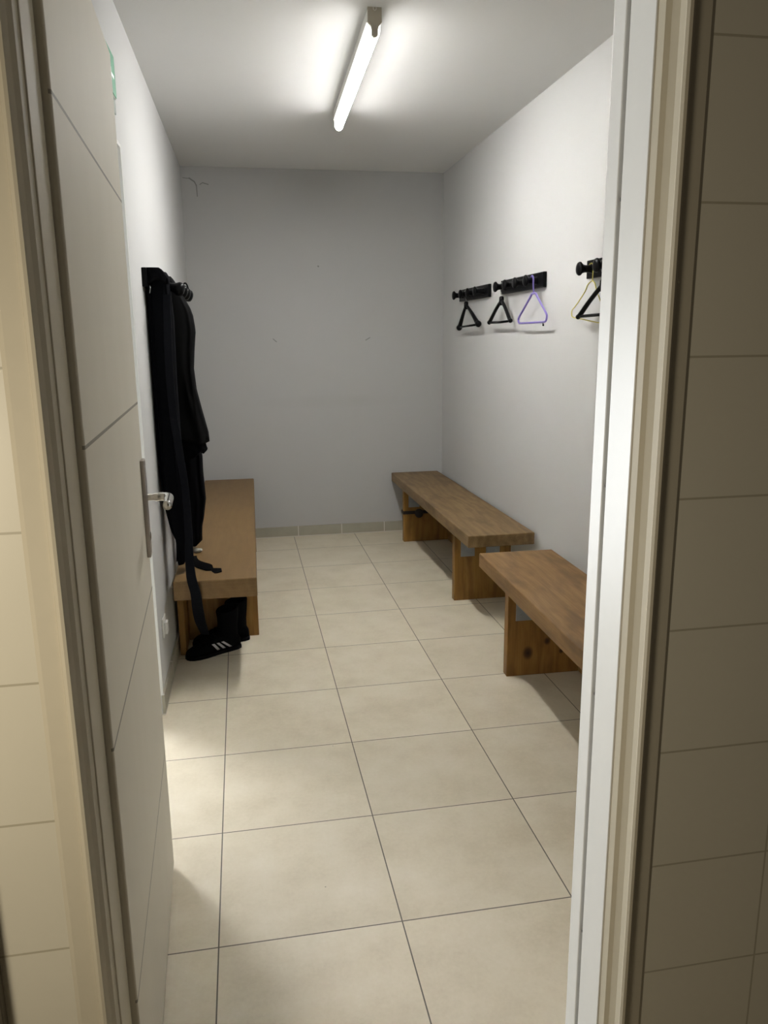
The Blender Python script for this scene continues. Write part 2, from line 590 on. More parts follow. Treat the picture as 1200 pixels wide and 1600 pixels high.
# head of the frame
box(fr, OX0 - 0.03, OX1 + 0.03, -0.656, -0.58, OZ, OZ + 0.04)
box(st, OX0, OX1, -0.58, -0.505, OZ, OZ + 0.03)
frame = obj('trim_1', fr, MAT['frame_beige'])
tag(frame, 'beige painted metal door frame nearest the camera', 'door frame', kind='structure')
obj('door_stop', st, MAT['frame_white'], frame)
obj('hinge_side_stop', lst, MAT['frame_beige'], frame)
obj('gasket', gk, MAT['rubber'], frame)
# small screws in the strike-side gasket
for z in (1.19, 0.83, 0.36, 1.62):
    sb = bmesh.new()
    lathe_x(sb, [(0, 0.0035), (0.002, 0.0035), (0.003, 0.001)], -0.5035, z, OX1 + 0.0025, -1, 10)
    obj('screw', sb, MAT['rubber'], frame)

# white frame round the lobby opening in the left wall
bm = bmesh.new()
for (y0, y1, z0, z1) in ((OY1 - 0.012, OY1, 0.084, OLZ), (OY0, OY0 + 0.012, 0, OLZ), (OY0, OY1, OLZ - 0.012, OLZ)):
    hexa(bm, [(xl(y0) - 0.15, y0, z0), (xl(y0) + 0.006, y0, z0), (xl(y1) + 0.006, y1, z0), (xl(y1) - 0.15, y1, z0),
              (xl(y0) - 0.15, y0, z1), (xl(y0) + 0.006, y0, z1), (xl(y1) + 0.006, y1, z1), (xl(y1) - 0.15, y1, z1)])
tag(obj('trim_2', bm, MAT['frame_white']), 'thin white edging of the opening behind the open door', 'trim', kind='structure')

bm = bmesh.new()
box(bm, -0.300, -0.247, YF - 0.022, YF, 0, 2.4, 0.004)  # dark brown upright strip at the left end of the tiles
tag(obj('trim_3', bm, MAT['brown']), 'dark brown upright strip at the left end of the tiled wall', 'trim', kind='structure')

# ------------------------------------------------------------------ open door leaf
def door_mat():
    k = Mat('white lacquered door')
    v = k.coords()
    sx = k.sep(v)
    m = None
    for z in (1.735, 1.278, 0.812, 0.352):
        f = k.math('LESS_THAN', k.math('ABSOLUTE', k.math('SUBTRACT', sx[2], z)), 0.0028)
        m = f if m is None else k.math('MAXIMUM', m, f)
    m = k.math('MULTIPLY', m, k.math('GREATER_THAN', sx[0], -0.004))
    f = k.noise(k.scale(v, (3, 3, 1)), 3, 4)
    col = k.mix(f, (0.76, 0.715, 0.61), (0.81, 0.765, 0.66))
    k.color(k.mix(k.math('MULTIPLY', m, 0.75), col, (0.20, 0.185, 0.15)))
    k.set(0.62, 0, 0.16)
    k.bump(k.math('SUBTRACT', 1.0, m), 0.5, 0.003)
    return k.m
MAT['door'] = door_mat()
DL, DT = 0.832, 0.040
hinge = Vector((-0.1000, -0.500, 0))
free = Vector((-0.1293, 0.332, 0))
rzd = math.atan2(free.y - hinge.y, free.x - hinge.x) - math.pi / 2
bm = bmesh.new()
box(bm, -DT, 0.0, 0.0, DL, 0.008, 2.045, 0.003, 3)
door = obj('door_1', bm, MAT['door'])
door.location = hinge
door.rotation_euler = (0, 0, rzd)
tag(door, 'off-white door leaf with horizontal grooves standing open on the left', 'door', kind='structure')
# handle plate and lever, corridor face (local +x side)
bm = bmesh.new()
box(bm, 0.0, 0.009, DL - 0.066, DL - 0.024, 0.905, 1.145, 0.002)
plate = obj('handle_plate', bm, MAT['steel_dull'], door)
bm = bmesh.new()
yl, zl = DL - 0.045, 1.052
pts = smooth_path([(0.005, yl, zl), (0.030, yl, zl), (0.046, yl, zl), (0.056, yl - 0.004, zl), (0.061, yl - 0.014, zl), (0.062, yl - 0.03, zl), (0.062, yl - 0.070, zl), (0.062, yl - 0.115, zl)], 4)
tube(bm, pts, [0.0085] * 4 + [0.0105] * (len(pts) - 4), 18)
lever = obj('lever', bm, MAT['steel'], plate, True)
bm = bmesh.new()
lathe_x(bm, [(0, 0.011), (0.001, 0.011), (0.002, 0.008)], yl, 0.955, 0.009, 1, 18)
obj('key_cylinder', bm, MAT['steel'], plate)

# ------------------------------------------------------------------ ceiling lamp
lamp = thing('batten_lamp', 'long lit white tube lamp fixed to the ceiling', 'lamp', (0.6370, 1.31, H), -math.atan(0.031 / 1.27))
LL = 1.275
bm = bmesh.new()
box(bm, -0.0245, 0.0245, 0.012, LL - 0.012, -0.040, 0.0, 0.002)
box(bm, -0.0270, 0.0270, 0.0145, LL - 0.0145, -0.044, -0.040, 0.001)  # lip added so the ceiling beside the lamp falls in shade
obj('housing', bm, MAT['lamp_white'], lamp)
def cap_poly():
    p = [(-0.0245, 0.0), (-0.0245, -0.046), (-0.020, -0.052), (-0.0135, -0.060), (-0.0115, -0.070)]
    p += [(-0.0115 * math.cos(a), -0.082 - 0.0115 * math.sin(a)) for a in [math.pi * k / 8 for k in range(9)]]
    p += [(0.0115, -0.070), (0.0135, -0.060), (0.020, -0.052), (0.0245, -0.046), (0.0245, 0.0)]
    return p
for (a, b) in ((0.0, 0.014), (LL - 0.014, LL)):
    bm = bmesh.new()
    prism(bm, cap_poly(), 'y', a, b)
    cp = obj('end_cap', bm, MAT['lamp_cap'], lamp)
    if a == 0.0:
        bm = bmesh.new()
        tube(bm, smooth_path([(-0.005, -0.003, -0.002), (-0.005, -0.004, -0.008), (0.0, -0.004, -0.012), (0.005, -0.004, -0.008), (0.005, -0.003, -0.002)], 3), 0.0012, 8)
        obj('clip', bm, MAT['lamp_white'], cp, True)
bm = bmesh.new()
prof = [(0.0205 * math.cos(a), -0.069 - 0.0225 * math.sin(a)) for a in [math.pi * k / 14 for k in range(15)]]
prof = [(0.0205, -0.0445)] + prof + [(-0.0205, -0.0445)]
prism(bm, prof, 'y', 0.0145, LL - 0.0145)
obj('diffuser', bm, MAT['diffuser'], lamp)

# ------------------------------------------------------------------ exit sign above the lobby opening
sy0, sy1 = 0.80, 1.138
sx0 = xl(1.0)
sign = thing('exit_sign', 'small green lit exit sign high on the left wall', 'sign', (sx0, 0.97, 2.12), LA)
bm = bmesh.new()
box(bm, 0.0, 0.020, -0.17, 0.168, 0.045, 0.170, 0.002)
obj('casing', bm, MAT['lamp_white'], sign)
bm = bmesh.new()
box(bm, 0.020, 0.0225, -0.167, 0.165, 0.048, 0.167)
obj('green_panel', bm, emit_mat('lit green panel', (0.10, 0.62, 0.30), 0.06, (0.045, 0.22, 0.12)), sign)
bm = bmesh.new()
box(bm, 0.003, 0.018, -0.165, 0.163, 0.0, 0.045, 0.002)
obj('light_strip', bm, plain('clear plastic strip', (0.62, 0.70, 0.66), 0.15), sign)
def flat(name, poly):
    bm = bmesh.new()
    prism(bm, poly, 'x', 0.0224, 0.0232)
    obj(name, bm, PICT, sign)
PICT = emit_mat('lit white pictogram', (0.75, 1.0, 0.85), 0.30)
flat('doorway_symbol', [(-0.035, 0.065), (0.025, 0.065), (0.025, 0.150), (-0.035, 0.150)])
flat('arrow_symbol', [(0.135, 0.095), (0.135, 0.104), (0.092, 0.104), (0.092, 0.118), (0.058, 0.0995), (0.092, 0.081), (0.092, 0.095)])
flat('runner_symbol', [(-0.070, 0.07), (-0.062, 0.07), (-0.085, 0.105), (-0.075, 0.125), (-0.10, 0.13), (-0.125, 0.11), (-0.12, 0.105), (-0.10, 0.118), (-0.10, 0.10), (-0.13, 0.075), (-0.125, 0.07), (-0.095, 0.09)])

# ------------------------------------------------------------------ wall socket
so = thing('wall_socket', 'white wall socket low on the left wall', 'socket', (xl(1.44), 1.44, 0.298), LA)
bm = bmesh.new()
box(bm, 0.0, 0.008, -0.040, 0.040, -0.040, 0.040, 0.003)
pl = obj('cover_plate', bm, MAT['socket'], so)
bm = bmesh.new()
box(bm, 0.008, 0.020, -0.022, 0.022, -0.030, 0.020, 0.003)
obj('outlet_block', bm, MAT['socket'], so)

# ------------------------------------------------------------------ benches
SEAT = {
 'a': wood_mat('worn brown bench top', (0.112, 0.066, 0.026), (0.188, 0.119, 0.050), (0.275, 0.183, 0.085), 1),
 'b': wood_mat('reddish brown bench top', (0.125, 0.066, 0.023), (0.218, 0.122, 0.044), (0.31, 0.183, 0.073), 1),
 'c': wood_mat('warm brown bench top', (0.140, 0.079, 0.028), (0.172, 0.101, 0.037), (0.208, 0.128, 0.050), 1, lam=True),
}
LEG = wood_mat('orange stained timber', (0.165, 0.078, 0.018), (0.270, 0.140, 0.032), (0.35, 0.195, 0.055), 2)
LEGK = wood_mat('knotty orange stained timber', (0.15, 0.070, 0.017), (0.25, 0.125, 0.030), (0.33, 0.170, 0.048), 2,
                [(0.115, 0.102, 0.026, 0.034), (0.200, 0.150, 0.017, 0.020), (0.265, 0.10, 0.012, 0.014)])
def bench(label, loc, rz, width, length, th, legs, wall_side, seat_mat, leg_mat, leg_inset, rail):
    """origin at the floor under the seat's left near corner; y runs into the room."""
    t = thing('bench', label, 'bench', loc, rz, 'wooden benches along the walls')
    bm = bmesh.new()
    box(bm, 0, width, 0, length, 0.45 - th, 0.45, 0.004)
    obj('seat', bm, seat_mat, t)
    for i, y in enumerate(legs):
        bm = bmesh.new()
        a, b = (leg_inset, width - 0.006)
        if wall_side == 'left':
            a, b = 0.006, width - leg_inset
        box(bm, a, b, y, y + 0.046, 0, 0.45 - th, 0.003)
        lg = obj('leg', bm, leg_mat if i == 0 else LEG, t)
        for bx0 in ((a + 0.035, b - 0.145) if wall_side == 'right' else (a + 0.07, b - 0.11)):
            bk = bmesh.new()
            box(bk, bx0, bx0 + 0.078, y - 0.004, y, 0.252, 0.45 - th)
            box(bk, bx0, bx0 + 0.078, y - 0.080, y - 0.004, 0.45 - th - 0.004, 0.45 - th)
            for dz in (0.275, 0.335):
                for dx in (0.02, 0.058):
                    tube(bk, [(bx0 + dx, y - 0.004, dz), (bx0 + dx, y - 0.007, dz)], 0.005, 8)
            obj('bracket', bk, MAT['zinc'], t)
    bm = bmesh.new()
    x0, x1 = (width - 0.005, width + 0.022) if wall_side == 'right' else (-0.022, 0.005)
    segs = [legs[0] + rail[0], legs[1] + 0.10]
    box(bm, x0, x1, segs[0], segs[1], 0, rail[1], 0.002)
    obj('rail', bm, LEG, t)
    return t
b1 = bench('long wooden bench on the right reaching into the far corner', (1.203, 1.998, 0), 0.0085, 0.352, 1.955, 0.062, (0.322, 1.630), 'right', SEAT['a'], LEG, 0.022, (-0.06, 0.10))
b2 = bench('wooden bench on the right nearer the camera, partly hidden by the door frame', (1.126, -0.225, 0), -0.0195, 0.352, 1.915, 0.065, (0.36, 1.543), 'right', SEAT['b'], LEG, 0.022, (-0.06, 0.10))
# (near leg of the second bench faces us with its knots)
for ch in list(b2.children):
    if ch.name.startswith('leg') and min(v.co.y for v in ch.data.vertices) > 1.0:
        ch.data.materials[0] = LEGK
bL = bench('wooden bench on the left under the black clothes', (-0.199, 1.533, 0), LA, 0.343, 2.42, 0.083, (0.495, 2.05), 'left', SEAT['c'], LEG, 0.004, (-0.185, 0.30))

# black strap buckled round the far leg of the long bench
stp = thing('strap', 'black strap with a knot around the far leg of the long bench', 'strap', (1.203, 1.998, 0), 0.0085)
bm = bmesh.new()
y = 1.630
ring = [(0.018, y - 0.006), (0.30, y - 0.006), (0.356, y - 0.006), (0.356, y + 0.052), (0.018, y + 0.052)]
o_, i_ = [], []
for (ax, ay), (sx_, sy_) in zip([(0.017, y - 0.0075), (0.354, y - 0.0075), (0.354, y + 0.0535), (0.017, y + 0.0535)], ((1, 1), (-1, 1), (-1, -1), (1, -1))):
    o_.append((ax, ay)); i_.append((ax + 0.003 * sx_, ay + 0.003 * sy_))
vb = [[bm.verts.new((px, py, z)) for (px, py) in q] for q in (o_, i_) for z in (0.203, 0.226)]
ob, ot, ib, it = vb
for k in range(4):
    n = (k + 1) % 4
    bm.faces.new((ob[k], ob[n], ot[n], ot[k])); bm.faces.new((ib[n], ib[k], it[k], it[n]))
    bm.faces.new((ot[k], ot[n], it[n], it[k])); bm.faces.new((ob[n], ob[k], ib[k], ib[n]))
obj('band', bm, MAT['strap'], stp)
bm = bmesh.new()
rings = []
for t in range(9):
    a = math.pi * t / 8
    rr = 0.004 + 0.028 * math.sin(a)
    rings.append([(0.128 - 0.03 * math.cos(a), y - 0.012 + 0.45 * rr * math.cos(q) * 0.9 - 0.008, 0.213 + rr * math.sin(q) * (1 + 0.2 * math.sin(3 * q))) for q in [2 * math.pi * k / 14 for k in range(14)]])
loft(bm, rings)
obj('knot', bm, MAT['strap'], stp, True)

# ------------------------------------------------------------------ coat racks
PEG = [(0.0, 0.019), (0.004, 0.018), (0.018, 0.0155), (0.034, 0.0145), (0.045, 0.017), (0.052, 0.023), (0.056, 0.0275), (0.060, 0.0275), (0.065, 0.024), (0.068, 0.014), (0.069, 0.004)]
def rack(label, loc, rz, length, sgn, pegs, scale=1.0, z_peg=0.036, droop=0.0):
    t = thing('coat_rack', label, 'coat rack', loc, rz, 'black coat racks on the walls')
    bm = bmesh.new()
    box(bm, min(0, sgn * 0.018), max(0, sgn * 0.018), 0, length, 0, 0.073, 0.003)
    obj('back_board', bm, MAT['black_gloss'], t)
    for y in pegs:
        bm = bmesh.new()
        lathe_x(bm, [(d * scale, r) for d, r in PEG], 0.0, 0.0, 0.0, sgn, 28)
        p = obj('peg', bm, MAT['black_gloss'], t, True)
        p.location = (sgn * 0.017, y, z_peg)
        p.rotation_euler = (0, droop, 0)
    return t
PY = (0.085, 0.24, 0.395, 0.545)
rack('black four-peg rack on the right wall nearest the far corner', (XR, 2.848, 1.653), 0, 0.622, -1, PY)
rack('middle black rack on the right wall, holding the purple hanger', (XR, 2.003, 1.653), 0, 0.625, -1, PY)
rack('black rack on the right wall cut off by the door frame', (XR, 0.905, 1.656), 0, 0.622, -1, PY[:2] + (0.405, 0.562))
rack('black rack on the left wall under the hung clothes', (xl(1.60), 1.60, 1.628), LA, 0.64, 1, (0.09, 0.25, 0.41, 0.565), 2.02, 0.026, 0.25)

# ------------------------------------------------------------------ hangers (in the plane of the wall, hung from pegs)
def hook_pts(py, pz, top, stem, r=0.021):
    """wire: from the stem up and over the peg at (py,pz); works in (y,z)."""
    p = [(top[0], stem), (top[0], top[1])]
    n = 12
    for k in range(n + 1):
        a = math.radians(-20 + 215 * k / n)
        p.append((py + r * math.cos(a), pz + r * math.sin(a)))
    return p
def wire(bm, yz, x, r, seg=8, sub=4, closed=False):
    tube(bm, smooth_path([(x, a, b) for a, b in yz], sub), r, seg, closed)

def plastic_hanger(label, x, peg, apex, e1, e2, bar_z, r0, r1, mat, dx=0.0):
    t = thing('clothes_hanger', label, 'hanger', (x, apex[0], bar_z), 0, 'hangers on the right wall racks')
    Y0, Z0 = apex[0], bar_z
    def L(y, z): return (y - Y0, z - Z0)
    bm = bmesh.new()
    hp = hook_pts(*L(*peg), L(apex[0], apex[1] + 0.02), apex[1] - 0.01 - Z0, 0.0215)
    tube(bm, smooth_path([(0, a, b) for a, b in hp], 2), 0.0018, 8)
    obj('hook', bm, MAT['wire'], t, True)
    bm = bmesh.new()
    for e, s in ((e1, 1), (e2, -1)):
        ay, az = L(*apex); ey, ez = L(*e)
        path = smooth_path([(0, ay - 0.004 * s, az - 0.012), (dx * 0.2, ay + 0.12 * (ey - ay), az - 0.10 * (az - ez) - 0.008), (dx * 0.6, ay + 0.5 * (ey - ay), az + 0.52 * (ez - az) + 0.002),
                            (dx, ay + 0.88 * (ey - ay), az + 0.90 * (ez - az)), (dx, ey, ez)], 5)
        n = len(path)
        tube(bm, path, [r0 + (r1 - r0) * (k / (n - 1)) ** 2 for k in range(n)], 12)
        lathe = [(dx, ey, ez)]
        bmesh.ops.create_uvsphere(bm, u_segments=12, v_segments=8, radius=r1 * 1.02, matrix=Matrix.Translation((dx, ey, ez)))
    ay, az = L(*apex)
    tube(bm, [(0, ay, az + 0.012), (0, ay, az + 0.006), (0, ay, az - 0.02), (0, ay, az - 0.036)], [0.008, 0.013, 0.014, 0.009], 12)
    obj('shoulders', bm, mat, t, True)
    bm = bmesh.new()
    y1, y2 = L(*e1)[0] * 0.94 + L(*e2)[0] * 0.06, L(*e2)[0] * 0.94 + L(*e1)[0] * 0.06
    tube(bm, [(dx, y1, L(*e1)[1] * 0.6), (dx, (y1 + y2) / 2, 0.0), (dx, y2, L(*e2)[1] * 0.6)], 0.0065, 10)
    obj('bar', bm, mat, t, True)
    return t
PX = 1.532
ZP = 1.689
plastic_hanger('broad black hanger with thick shoulders below the far rack', PX, (3.243, ZP), (3.219, 1.632), (3.372, 1.486), (2.955, 1.502), 1.494, 0.008, 0.019, MAT['black_plastic'])
plastic_hanger('slim black hanger beside the purple one, under the middle rack', PX, (2.548, ZP), (2.536, 1.628), (2.745, 1.506), (2.385, 1.508), 1.503, 0.009, 0.012, MAT['black_plastic'])
plastic_hanger('black hanger cut off by the door frame, in front of the yellow one', PX - 0.006, (1.310, ZP + 0.003), (1.300, 1.628), (1.520, 1.503), (1.085, 1.503), 1.506, 0.009, 0.0105, MAT['black_plastic'])

hp = thing('clothes_hanger', 'thin purple hanger on the middle rack', 'hanger', (PX, 2.06, 1.49), 0, 'hangers on the right wall racks')
def loc(lst, y0, z0): return [(a - y0, b - z0) for a, b in lst]
bm = bmesh.new()
hk = loc([(2.058, 1.628), (2.060, 1.640), (2.066, 1.660), (2.0665, 1.690), (2.070, 1.702), (2.080, 1.710), (2.090, 1.711), (2.101, 1.705), (2.107, 1.694), (2.108, 1.684)], 2.06, 1.49)
tube(bm, smooth_path([(0.0, a, b) for a, b in hk], 4), 0.0042, 10)
obj('hook', bm, MAT['purple'], hp, True)
bm = bmesh.new()
lp = loc([(2.060, 1.628), (2.085, 1.626), (2.104, 1.612), (2.180, 1.566), (2.250, 1.524), (2.262, 1.508), (2.252, 1.494), (2.220, 1.491), (2.06, 1.491), (1.925, 1.491), (1.893, 1.495), (1.882, 1.510), (1.889, 1.528), (1.950, 1.570), (2.012, 1.612), (2.032, 1.626)], 2.06, 1.49)
path = []
Pn = [Vector((0, a, b)) for a, b in lp]
n = len(Pn)
for i in range(n):
    p0, p1, p2, p3 = Pn[i - 1], Pn[i], Pn[(i + 1) % n], Pn[(i + 2) % n]
    for s in range(5):
        t = s / 5
        path.append(0.5 * ((2 * p1) + (-p0 + p2) * t + (2 * p0 - 5 * p1 + 4 * p2 - p3) * t * t + (-p0 + 3 * p1 - 3 * p2 + p3) * t ** 3))
tube(bm, path, 0.0052, 10, True)
obj('frame', bm, MAT['purple'], hp, True)
bm = bmesh.new()
tube(bm, [(0, 1.926 - 2.06, 0.0), (0, 1.924 - 2.06, -0.010), (0, 1.922 - 2.06, -0.013), (0, 1.921 - 2.06, -0.018)], [0.003, 0.003, 0.0055, 0.002], 10)
obj('strap_hook', bm, MAT['black_plastic'], hp, True)

hy = thing('clothes_hanger', 'bent yellow wire hanger on the rack beside the door frame', 'hanger', (PX + 0.010, 1.43, 1.48), 0, 'hangers on the right wall racks')
bm = bmesh.new()
hk = loc([(1.432, 1.640), (1.432, 1.662), (1.430, 1.690), (1.434, 1.704), (1.446, 1.712), (1.462, 1.710), (1.472, 1.702), (1.478, 1.690)], 1.43, 1.48)
tube(bm, smooth_path([(0.0, a, b) for a, b in hk], 4), 0.0023, 8)
obj('hook', bm, MAT['yellow'], hy, True)
bm = bmesh.new()
lp = loc([(1.432, 1.642), (1.462, 1.639), (1.486, 1.628), (1.498, 1.606), (1.545, 1.570), (1.588, 1.545), (1.618, 1.534), (1.630, 1.518), (1.618, 1.504), (1.540, 1.496), (1.430, 1.484), (1.320, 1.474), (1.262, 1.480), (1.256, 1.498), (1.285, 1.515), (1.330, 1.536), (1.385, 1.600), (1.400, 1.630)], 1.43, 1.48)
path = []
Pn = [Vector((0.004 * math.sin(i), a, b)) for i, (a, b) in enumerate(lp)]
n = len(Pn)
for i in range(n):
    p0, p1, p2, p3 = Pn[i - 1], Pn[i], Pn[(i + 1) % n], Pn[(i + 2) % n]
    for s in range(5):
        t = s / 5
        path.append(0.5 * ((2 * p1) + (-p0 + p2) * t + (2 * p0 - 5 * p1 + 4 * p2 - p3) * t * t + (-p0 + 3 * p1 - 3 * p2 + p3) * t ** 3))
tube(bm, path, 0.0023, 8, True)
obj('frame', bm, MAT['yellow'], hy, True)

# ------------------------------------------------------------------ hanging clothes (left wall)
def drape(bm, left, rightt, yc, hy_, z_top, z_bot, folds, seed, nz=70, na=120, hem_tilt=0.0, hem_wave=0.012, sq=0.72):
    """A hung garment: closed cross-sections from z_top down to z_bot, x from left(z) to right(z), depth hy_(z)."""
    rnd = random.Random(seed)
    ph = [rnd.uniform(0, 6.28) for _ in range(6)]
    rings = []
    for i in range(nz + 1):
        t = i / nz
        z = z_top + (z_bot - z_top) * t
        a, b = interp(left, z), interp(rightt, z)
        cx, rx = (a + b) / 2, (b - a) / 2
        ry = interp(hy_, z)
        ring = []
        for k in range(na):
            q = 2 * math.pi * k / na
            ca, sa = math.cos(q), math.sin(q)
            ex = math.copysign(abs(ca) ** sq, ca)
            ey = math.copysign(abs(sa) ** sq, sa)
            amp = folds * min(1.0, 0.25 + 1.1 * t)
            m = amp * (0.55 * math.sin(5 * q + ph[0] + 3.2 * t) + 0.40 * math.sin(9 * q + ph[1] - 4.4 * t + 0.8 * math.sin(5 * t)) + 0.22 * math.sin(16 * q + ph[2] + 6 * t * t) * math.sin(7 * t + ph[3]))
            m += 0.25 * folds * math.sin(3 * q + ph[4] + 9 * t)
            inn = 1 + m * (0.25 if abs(ca) > 0.93 else 1.0)
            zz = z + (hem_wave * math.sin(5 * q + ph[5]) + hem_tilt * ca) * (t ** 3)
            ring.append((cx + rx * ex * (1 + m * 0.12), yc + ry * ey * inn, zz))
        rings.append(ring)
    # close the top with a small inset ring so that it reads as gathered cloth
    loft(bm, rings)

# trousers hung on the nearest peg
LW = [(1.70, -0.226), (1.62, -0.230), (1.41, -0.231), (1.21, -0.231), (0.88, -0.230), (0.74, -0.221), (0.644, -0.204), (0.60, -0.186), (0.545, -0.188), (0.50, -0.192)]
RW = [(1.70, -0.165), (1.68, -0.142), (1.505, -0.135), (1.25, -0.140), (0.98, -0.139), (0.708, -0.133), (0.50, -0.141)]
tr = thing('trousers', 'long black trousers hung nearest the open door, legs reaching the bench', 'trousers', (0, 0, 0), 0, 'black clothes on the left rack')
bm = bmesh.new()
drape(bm, LW, RW, 1.695, [(1.70, 0.055), (1.3, 0.066), (0.9, 0.068), (0.6, 0.058), (0.5, 0.050)], 1.688, 0.502, 0.16, 3, hem_tilt=-0.004, sq=0.42)
trousers = obj('cloth', bm, MAT['cloth_navy'], tr, True)
bm = bmesh.new()
drape(bm, [(1.71, -0.224), (1.69, -0.228)], [(1.71, -0.186), (1.698, -0.166), (1.685, -0.154), (1.66, -0.143)], 1.638, [(1.71, 0.012), (1.66, 0.016)], 1.703, 1.652, 0.10, 9, nz=8)
obj('waistband', bm, MAT['cloth_black'], tr, True)
bm = bmesh.new()
tube(bm, smooth_path([(-0.212, 1.622, 1.634), (-0.210, 1.616, 1.626), (-0.212, 1.618, 1.614), (-0.214, 1.622, 1.606)], 4), 0.0018, 8)
obj('zip_pull', bm, MAT['wire'], tr, True)

# jersey in the middle, hem with two layers
LJ = [(1.70, -0.212), (1.45, -0.216), (1.0, -0.216), (0.9, -0.205)]
RJ = [(1.70, -0.160), (1.672, -0.136), (1.64, -0.118), (1.587, -0.091), (1.558, -0.076), (1.527, -0.066), (1.482, -0.061), (1.458, -0.060), (1.378, -0.070), (1.305, -0.077), (1.218, -0.071), (1.129, -0.053), (1.033, -0.032), (1.00, -0.030)]
je = thing('jersey', 'black jersey with a flared hem hung in the middle of the left rack', 'jersey', (0, 0, 0), 0, 'black clothes on the left rack')
bm = bmesh.new()
drape(bm, LJ, RJ, 1.850, [(1.70, 0.05), (1.5, 0.068), (1.2, 0.072), (1.0, 0.076)], 1.684, 0.992, 0.15, 11, hem_tilt=0.006, sq=0.6)
obj('body', bm, MAT['cloth_jersey'], je, True)
bm = bmesh.new()
drape(bm, [(1.1, -0.200), (0.9, -0.195)], [(1.10, -0.075), (0.985, -0.046), (0.945, -0.040), (0.92, -0.058)], 1.850, [(1.1, 0.05), (0.92, 0.062)], 1.02, 0.925, 0.16, 5, nz=16, hem_tilt=0.02, hem_wave=0.006)
obj('under_hem', bm, MAT['cloth_black'], je, True)

# robe behind, longer than the jersey
LR = [(1.68, -0.205), (1.0, -0.212), (0.62, -0.205), (0.52, -0.19)]
RR = [(1.68, -0.150), (1.60, -0.110), (1.45, -0.085), (1.30, -0.092), (1.0, -0.086), (0.896, -0.074), (0.822, -0.075), (0.69, -0.069), (0.60, -0.083), (0.56, -0.093), (0.505, -0.097)]
ro = thing('robe', 'black robe hung behind the jersey, its end just above the bench', 'robe', (0, 0, 0), 0, 'black clothes on the left rack')
bm = bmesh.new()
drape(bm, LR, RR, 2.030, [(1.68, 0.05), (1.4, 0.064), (0.9, 0.07), (0.5, 0.066)], 1.668, 0.490, 0.17, 21, hem_tilt=0.022)
obj('cloth', bm, MAT['cloth_black'], ro, True)
bm = bmesh.new()
tube(bm, smooth_path([(-0.118, 2.004, 1.648), (-0.104, 2.0, 1.668), (-0.094, 2.0, 1.664), (-0.088, 2.0, 1.640), (-0.092, 2.0, 1.612)], 4), 0.0035, 8)
obj('hanging_loop', bm, MAT['cloth_black'], ro, True)

# belt: one tail down to the shoes, the other ends on the bench
be = thing('belt', 'dark navy cloth belt trailing from the clothes down to the black shoes', 'belt', (0, 0, 0))
bm = bmesh.new()
pts = smooth_path([(-0.150, 1.618, 1.60), (-0.158, 1.598, 1.35), (-0.155, 1.592, 1.15), (-0.141, 1.590, 0.99), (-0.127, 1.586, 0.83), (-0.124, 1.572, 0.67), (-0.126, 1.548, 0.56), (-0.122, 1.522, 0.47), (-0.108, 1.514, 0.40),
                   (-0.105, 1.530, 0.33), (-0.101, 1.570, 0.26), (-0.096, 1.640, 0.20), (-0.092, 1.700, 0.150)], 5)
n = len(pts)
wd = []
for i in range(n):
    t = i / (n - 1)
    a = 0.5 * math.sin(t * 9.0)
    wd.append((math.cos(a * 0.9), -0.35 + 0.5 * math.sin(a), 0.0))
ww = [0.030 + 0.016 * min(1, max(0, (i / (n - 1) - 0.35) * 4)) - (0.010 * max(0, (i / (n - 1) - 0.80) * 5)) for i in range(n)]
ribbon(bm, pts, wd, ww, 0.004)
obj('long_tail', bm, MAT['belt'], be)
bm = bmesh.new()
pts = smooth_path([(-0.140, 1.905, 0.4545), (-0.134, 1.850, 0.4545), (-0.120, 1.790, 0.456), (-0.096, 1.735, 0.460), (-0.068, 1.694, 0.462), (-0.042, 1.662, 0.458), (-0.018, 1.642, 0.4545), (-0.002, 1.630, 0.4545)], 5)
n = len(pts)
wd = [(0.8, 0.55, 0.45 * math.sin(3.1 * i / (n - 1))) for i in range(n)]
ww = [0.040 if i < n - 14 else (0.040 - 0.025 * (i - n + 14) / 3 if i < n - 11 else (0.015 + 0.031 * (i - n + 11) / 5 if i < n - 6 else 0.046 * max(0.05, (n - 1 - i) / 5.0))) for i in range(n)]
ribbon(bm, pts, wd, ww, 0.004)
obj('short_tail', bm, MAT['cloth_black'], be)

# scrap of pale paper on the bench under the clothes
bm = bmesh.new()
rings = []
rnd = random.Random(2)
for t in range(7):
    a = math.pi * t / 6
    rr = 0.002 + 0.016 * math.sin(a)
    rings.append([(-0.118 - 0.020 * math.cos(a), 1.985 + rr * math.cos(q) * (0.8 + 0.4 * rnd.random()), 0.4625 + 0.7 * rr * math.sin(q) * (0.65 + 0.4 * rnd.random())) for q in [2 * math.pi * k / 10 for k in range(10)]])
loft(bm, rings)
zmin = min(v.co.z for v in bm.verts)
for v in bm.verts:
    v.co.z += 0.4505 - zmin
tag(obj('paper_scrap', bm, MAT['paper']), 'crumpled pale paper scrap on the left bench below the robe', 'paper')

